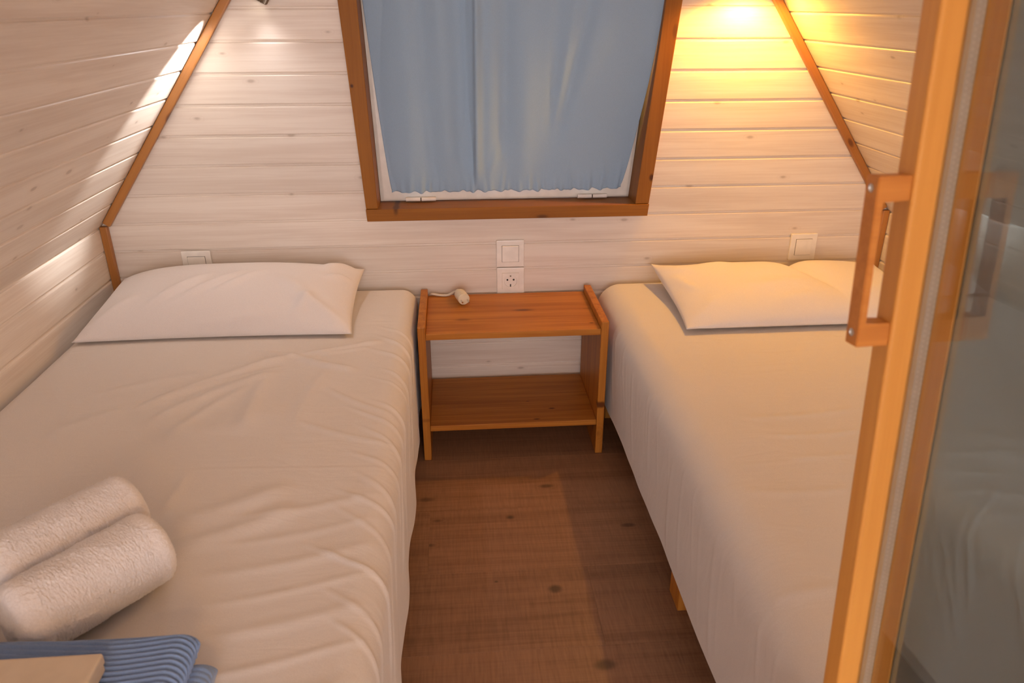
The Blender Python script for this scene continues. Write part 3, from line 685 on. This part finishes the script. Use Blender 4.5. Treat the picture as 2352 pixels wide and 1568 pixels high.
q = bmobj('lid', box_bm(-.782, -.4115, .394, .660, ZT+.0945, ZT+.110, .004, 3), M['cream']); q.parent = bx; q.matrix_parent_inverse = Matrix.Translation(bx.location).inverted()

# ------------------------------------------------------------------ glazed door standing open on the right
YAW = math.radians(3.5)
wv = Vector((math.cos(YAW), math.sin(YAW), 0)); tv = Vector((0, .1, 1.0)); tv = (tv - wv*tv.dot(wv)).normalized(); uv = wv.cross(tv)
DM = Matrix.Identity(4)
for c, v_ in enumerate((uv, wv, tv)):
    for r_ in range(3): DM[r_][c] = v_[r_]
O = Vector((.35, .5185, .60)); DM = Matrix.Translation(O) @ DM
DZ0, DZ1 = -.56, .98; DWD = .62; ST = .0235
dr = empty('door_1'); dr.matrix_world = DM
tag(dr, 'glazed wooden door standing open beside the warm lit bed', 'door', kind='structure')
TH_ = .046
def dpart(o, par=None): o.parent = par or dr; return o
# stiles and rails: outer face at local y=0
def stile(name, x0, x1, z0, z1):
    return dpart(bmobj(name, box_bm(x0, x1, 0, TH_, z0, z1, .0028, 3), M['door_w']))
stile('stile', 0, ST, DZ0, DZ1); stile('stile', DWD-ST, DWD, DZ0, DZ1)
def rail(z0, z1): return dpart(bmobj('rail', box_bm(ST+.0003, DWD-ST-.0003, 0, TH_, z0, z1, .0025, 2), M['casing_x']))
rail(DZ0, DZ0+.10); rail(DZ1-.05, DZ1)
gz0, gz1, gx0, gx1 = DZ0+.10, DZ1-.05, ST+.0006, DWD-ST-.0006
dpart(bmobj('front_pane', box_bm(gx0, gx1, .0195, .0213, gz0, gz1), M['pane_front']))
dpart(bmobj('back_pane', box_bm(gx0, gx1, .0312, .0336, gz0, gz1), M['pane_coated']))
sp = dpart(bmobj('spacer_bar', box_bm(gx0+.0004, gx0+.006, .0216, .0309, gz0, gz1), M['spacer'])); sp['label'] = 'pale perforated aluminium spacer strip inside the double glazing'
dpart(bmobj('inner_bead', box_bm(gx0+.0064, gx0+.0285, .0290, .0309, gz0, gz1, .0006, 1), M['door_w']))  # wood strip standing in for the reveal's reflection in the glass
# perforation dimples as raised beads, two rows
bm = bmesh.new(); zz = gz0+.3
while zz < gz1-.1:
    for k, yy in enumerate((.0242, .0283)):
        m_ = Matrix.Translation((gx0+.0060, yy, zz + k*.0022)) @ Matrix.Diagonal((.0006, .00085, .0011, 1))
        bmesh.ops.create_icosphere(bm, subdivisions=1, radius=1, matrix=m_)
    zz += .0044
bd = bmobj('perforation', bm, M['white_paint']); bd.parent = sp; bd['kind'] = 'stuff'
# D handle
hd = bpy.data.objects.new('handle', None); link(hd, dr); hd['label'] = 'orange wooden pull handle with two steel screws'
hz0, hz1 = None, None
DI = DM.inverted()
ht = DI @ Vector((.3226, .538, 1.082)); hb = DI @ Vector((.3226, .521, .946))
zt1, zb1 = ht.z, hb.z; xh0 = 0.004; xh1 = ST-.003; proj = -.0275; bt = .0052; sh = .0195
# one U-shaped block
pts = [(0, zb1), (0, zb1+sh), (proj+bt, zb1+sh), (proj+bt, zt1-sh), (0, zt1-sh), (0, zt1), (proj, zt1), (proj, zb1)]
bm = bmesh.new(); a = [bm.verts.new((xh0, y_, z_)) for y_, z_ in pts]; b = [bm.verts.new((xh1, y_, z_)) for y_, z_ in pts]
bm.faces.new(a); bm.faces.new(b[::-1])
for i in range(len(pts)): j = (i+1) % len(pts); bm.faces.new((a[i], a[j], b[j], b[i]))
bmesh.ops.bevel(bm, geom=[e_ for e_ in bm.edges if e_.calc_length() > .003], offset=.0007, segments=2, affect='EDGES')
M['handle'] = wood('handle_pine', (0.62, 0.24, 0.045), (0.44, 0.14, 0.02), OK, axis='Y', flat='X', knots=0.0, grain=0.6, rough=0.4, gs=3.0)
hg = bmobj('grip', bm, M['handle'], hd)
for zz in (zt1-sh*.5, zb1+sh*.55):
    xm = (xh0+xh1)/2
    bm = bmesh.new(); n = 24
    prof_ = [(.0034, .0), (.0034, -.0007), (.0026, -.0010), (.0018, -.0009), (.0015, -.0002)]
    rings = []
    for r_, y_ in prof_: rings.append([bm.verts.new((xm+r_*math.cos(2*PI*k/n), proj+y_, zz+r_*math.sin(2*PI*k/n))) for k in range(n)])
    for A_, B_ in zip(rings[:-1], rings[1:]):
        for k in range(n): bm.faces.new((A_[k], A_[(k+1) % n], B_[(k+1) % n], B_[k]))
    bm.faces.new(rings[-1])
    s_ = bmobj('screw', bm, M['steel'], hd); s_['label'] = 'steel screw head'

# ------------------------------------------------------------------ wall reading lamps above the beds
def lamp(base, head_top, head_end, label):
    o = empty('wall_lamp', base); tag(o, label, 'lamp', 'wall reading lamps')
    def q(c): c.parent = o; c.matrix_parent_inverse = Matrix.Translation(o.location).inverted(); return c
    b = Vector(base); bm = bmesh.new(); cyl_between(bm, b, b+Vector((0, -.018, 0)), .026, 28); q(bmobj('base', bm, M['bronze']))
    ht_, he = Vector(head_top), Vector(head_end)
    q(tube('arm', [b+Vector((0, -.016, 0)), (b+ht_)/2+Vector((0, -.02, .01)), ht_], .004, M['bronze']))
    d = (he-ht_); Ld = d.length; mm = d.to_track_quat('Z', 'Y').to_matrix()
    bm = bmesh.new(); n = 56; rings = []
    for r0, t_, rb in ((.010, -.004, 0), (.0165, .0, .0), (.0165, .006, .0018), (.0165, Ld*.96, .0018), (.0165, Ld, .0), (.0135, Ld, .0), (.0125, Ld-.008, .0)):
        rings.append([bm.verts.new(ht_ + mm @ Vector(((r0+rb*(k % 2))*math.cos(2*PI*k/n), (r0+rb*(k % 2))*math.sin(2*PI*k/n), t_))) for k in range(n)])
    for A_, B_ in zip(rings[:-1], rings[1:]):
        for k in range(n): bm.faces.new((A_[k], A_[(k+1) % n], B_[(k+1) % n], B_[k]))
    bm.faces.new(rings[0]); q(bmobj('ribbed_head', bm, M['bronze']))
    bm = bmesh.new(); cyl_between(bm, he-d.normalized()*.009, he-d.normalized()*.0075, .0122, 24); q(bmobj('lens', bm, M['lens']))
lamp((-.38, 2.1595, 1.305), (-.4455, 2.136, 1.264), (-.478, 2.136, 1.208), 'dark ribbed wall lamp at the top edge beside the window, over the plump pillow')
lamp((.70, 2.1595, 1.32), (.775, 2.050, 1.325), (.795, 2.035, 1.262), 'dark ribbed wall lamp giving the warm light over the creased pillow')
# made-up fixture for the unseen warm light: a shallow bowl shade on a rod
cl = empty('ceiling_lamp', (0.36, -1.165, 1.457)); tag(cl, 'round pendant lamp with a shallow bowl shade behind the viewer', 'lamp')
bm = bmesh.new(); n = 40; rings = []
for r_, z_ in ((.02, .10), (.10, .075), (.17, .03), (.195, -.012), (.188, -.012), (.165, .024), (.095, .068), (.02, .092)):
    rings.append([bm.verts.new((r_*math.cos(2*PI*k/n), r_*math.sin(2*PI*k/n), z_)) for k in range(n)])
for A_, B_ in zip(rings[:-1], rings[1:]):
    for k in range(n): bm.faces.new((A_[k], A_[(k+1) % n], B_[(k+1) % n], B_[k]))
bmobj('lamp_shade', bm, M['white_paint'], cl, smooth=True)
bm = bmesh.new(); cyl_between(bm, (0, 0, .09), (0, .28, .66), .006, 12); bmobj('rod', bm, M['bronze'], cl)
cl.rotation_euler = (math.radians(67), 0, 0)
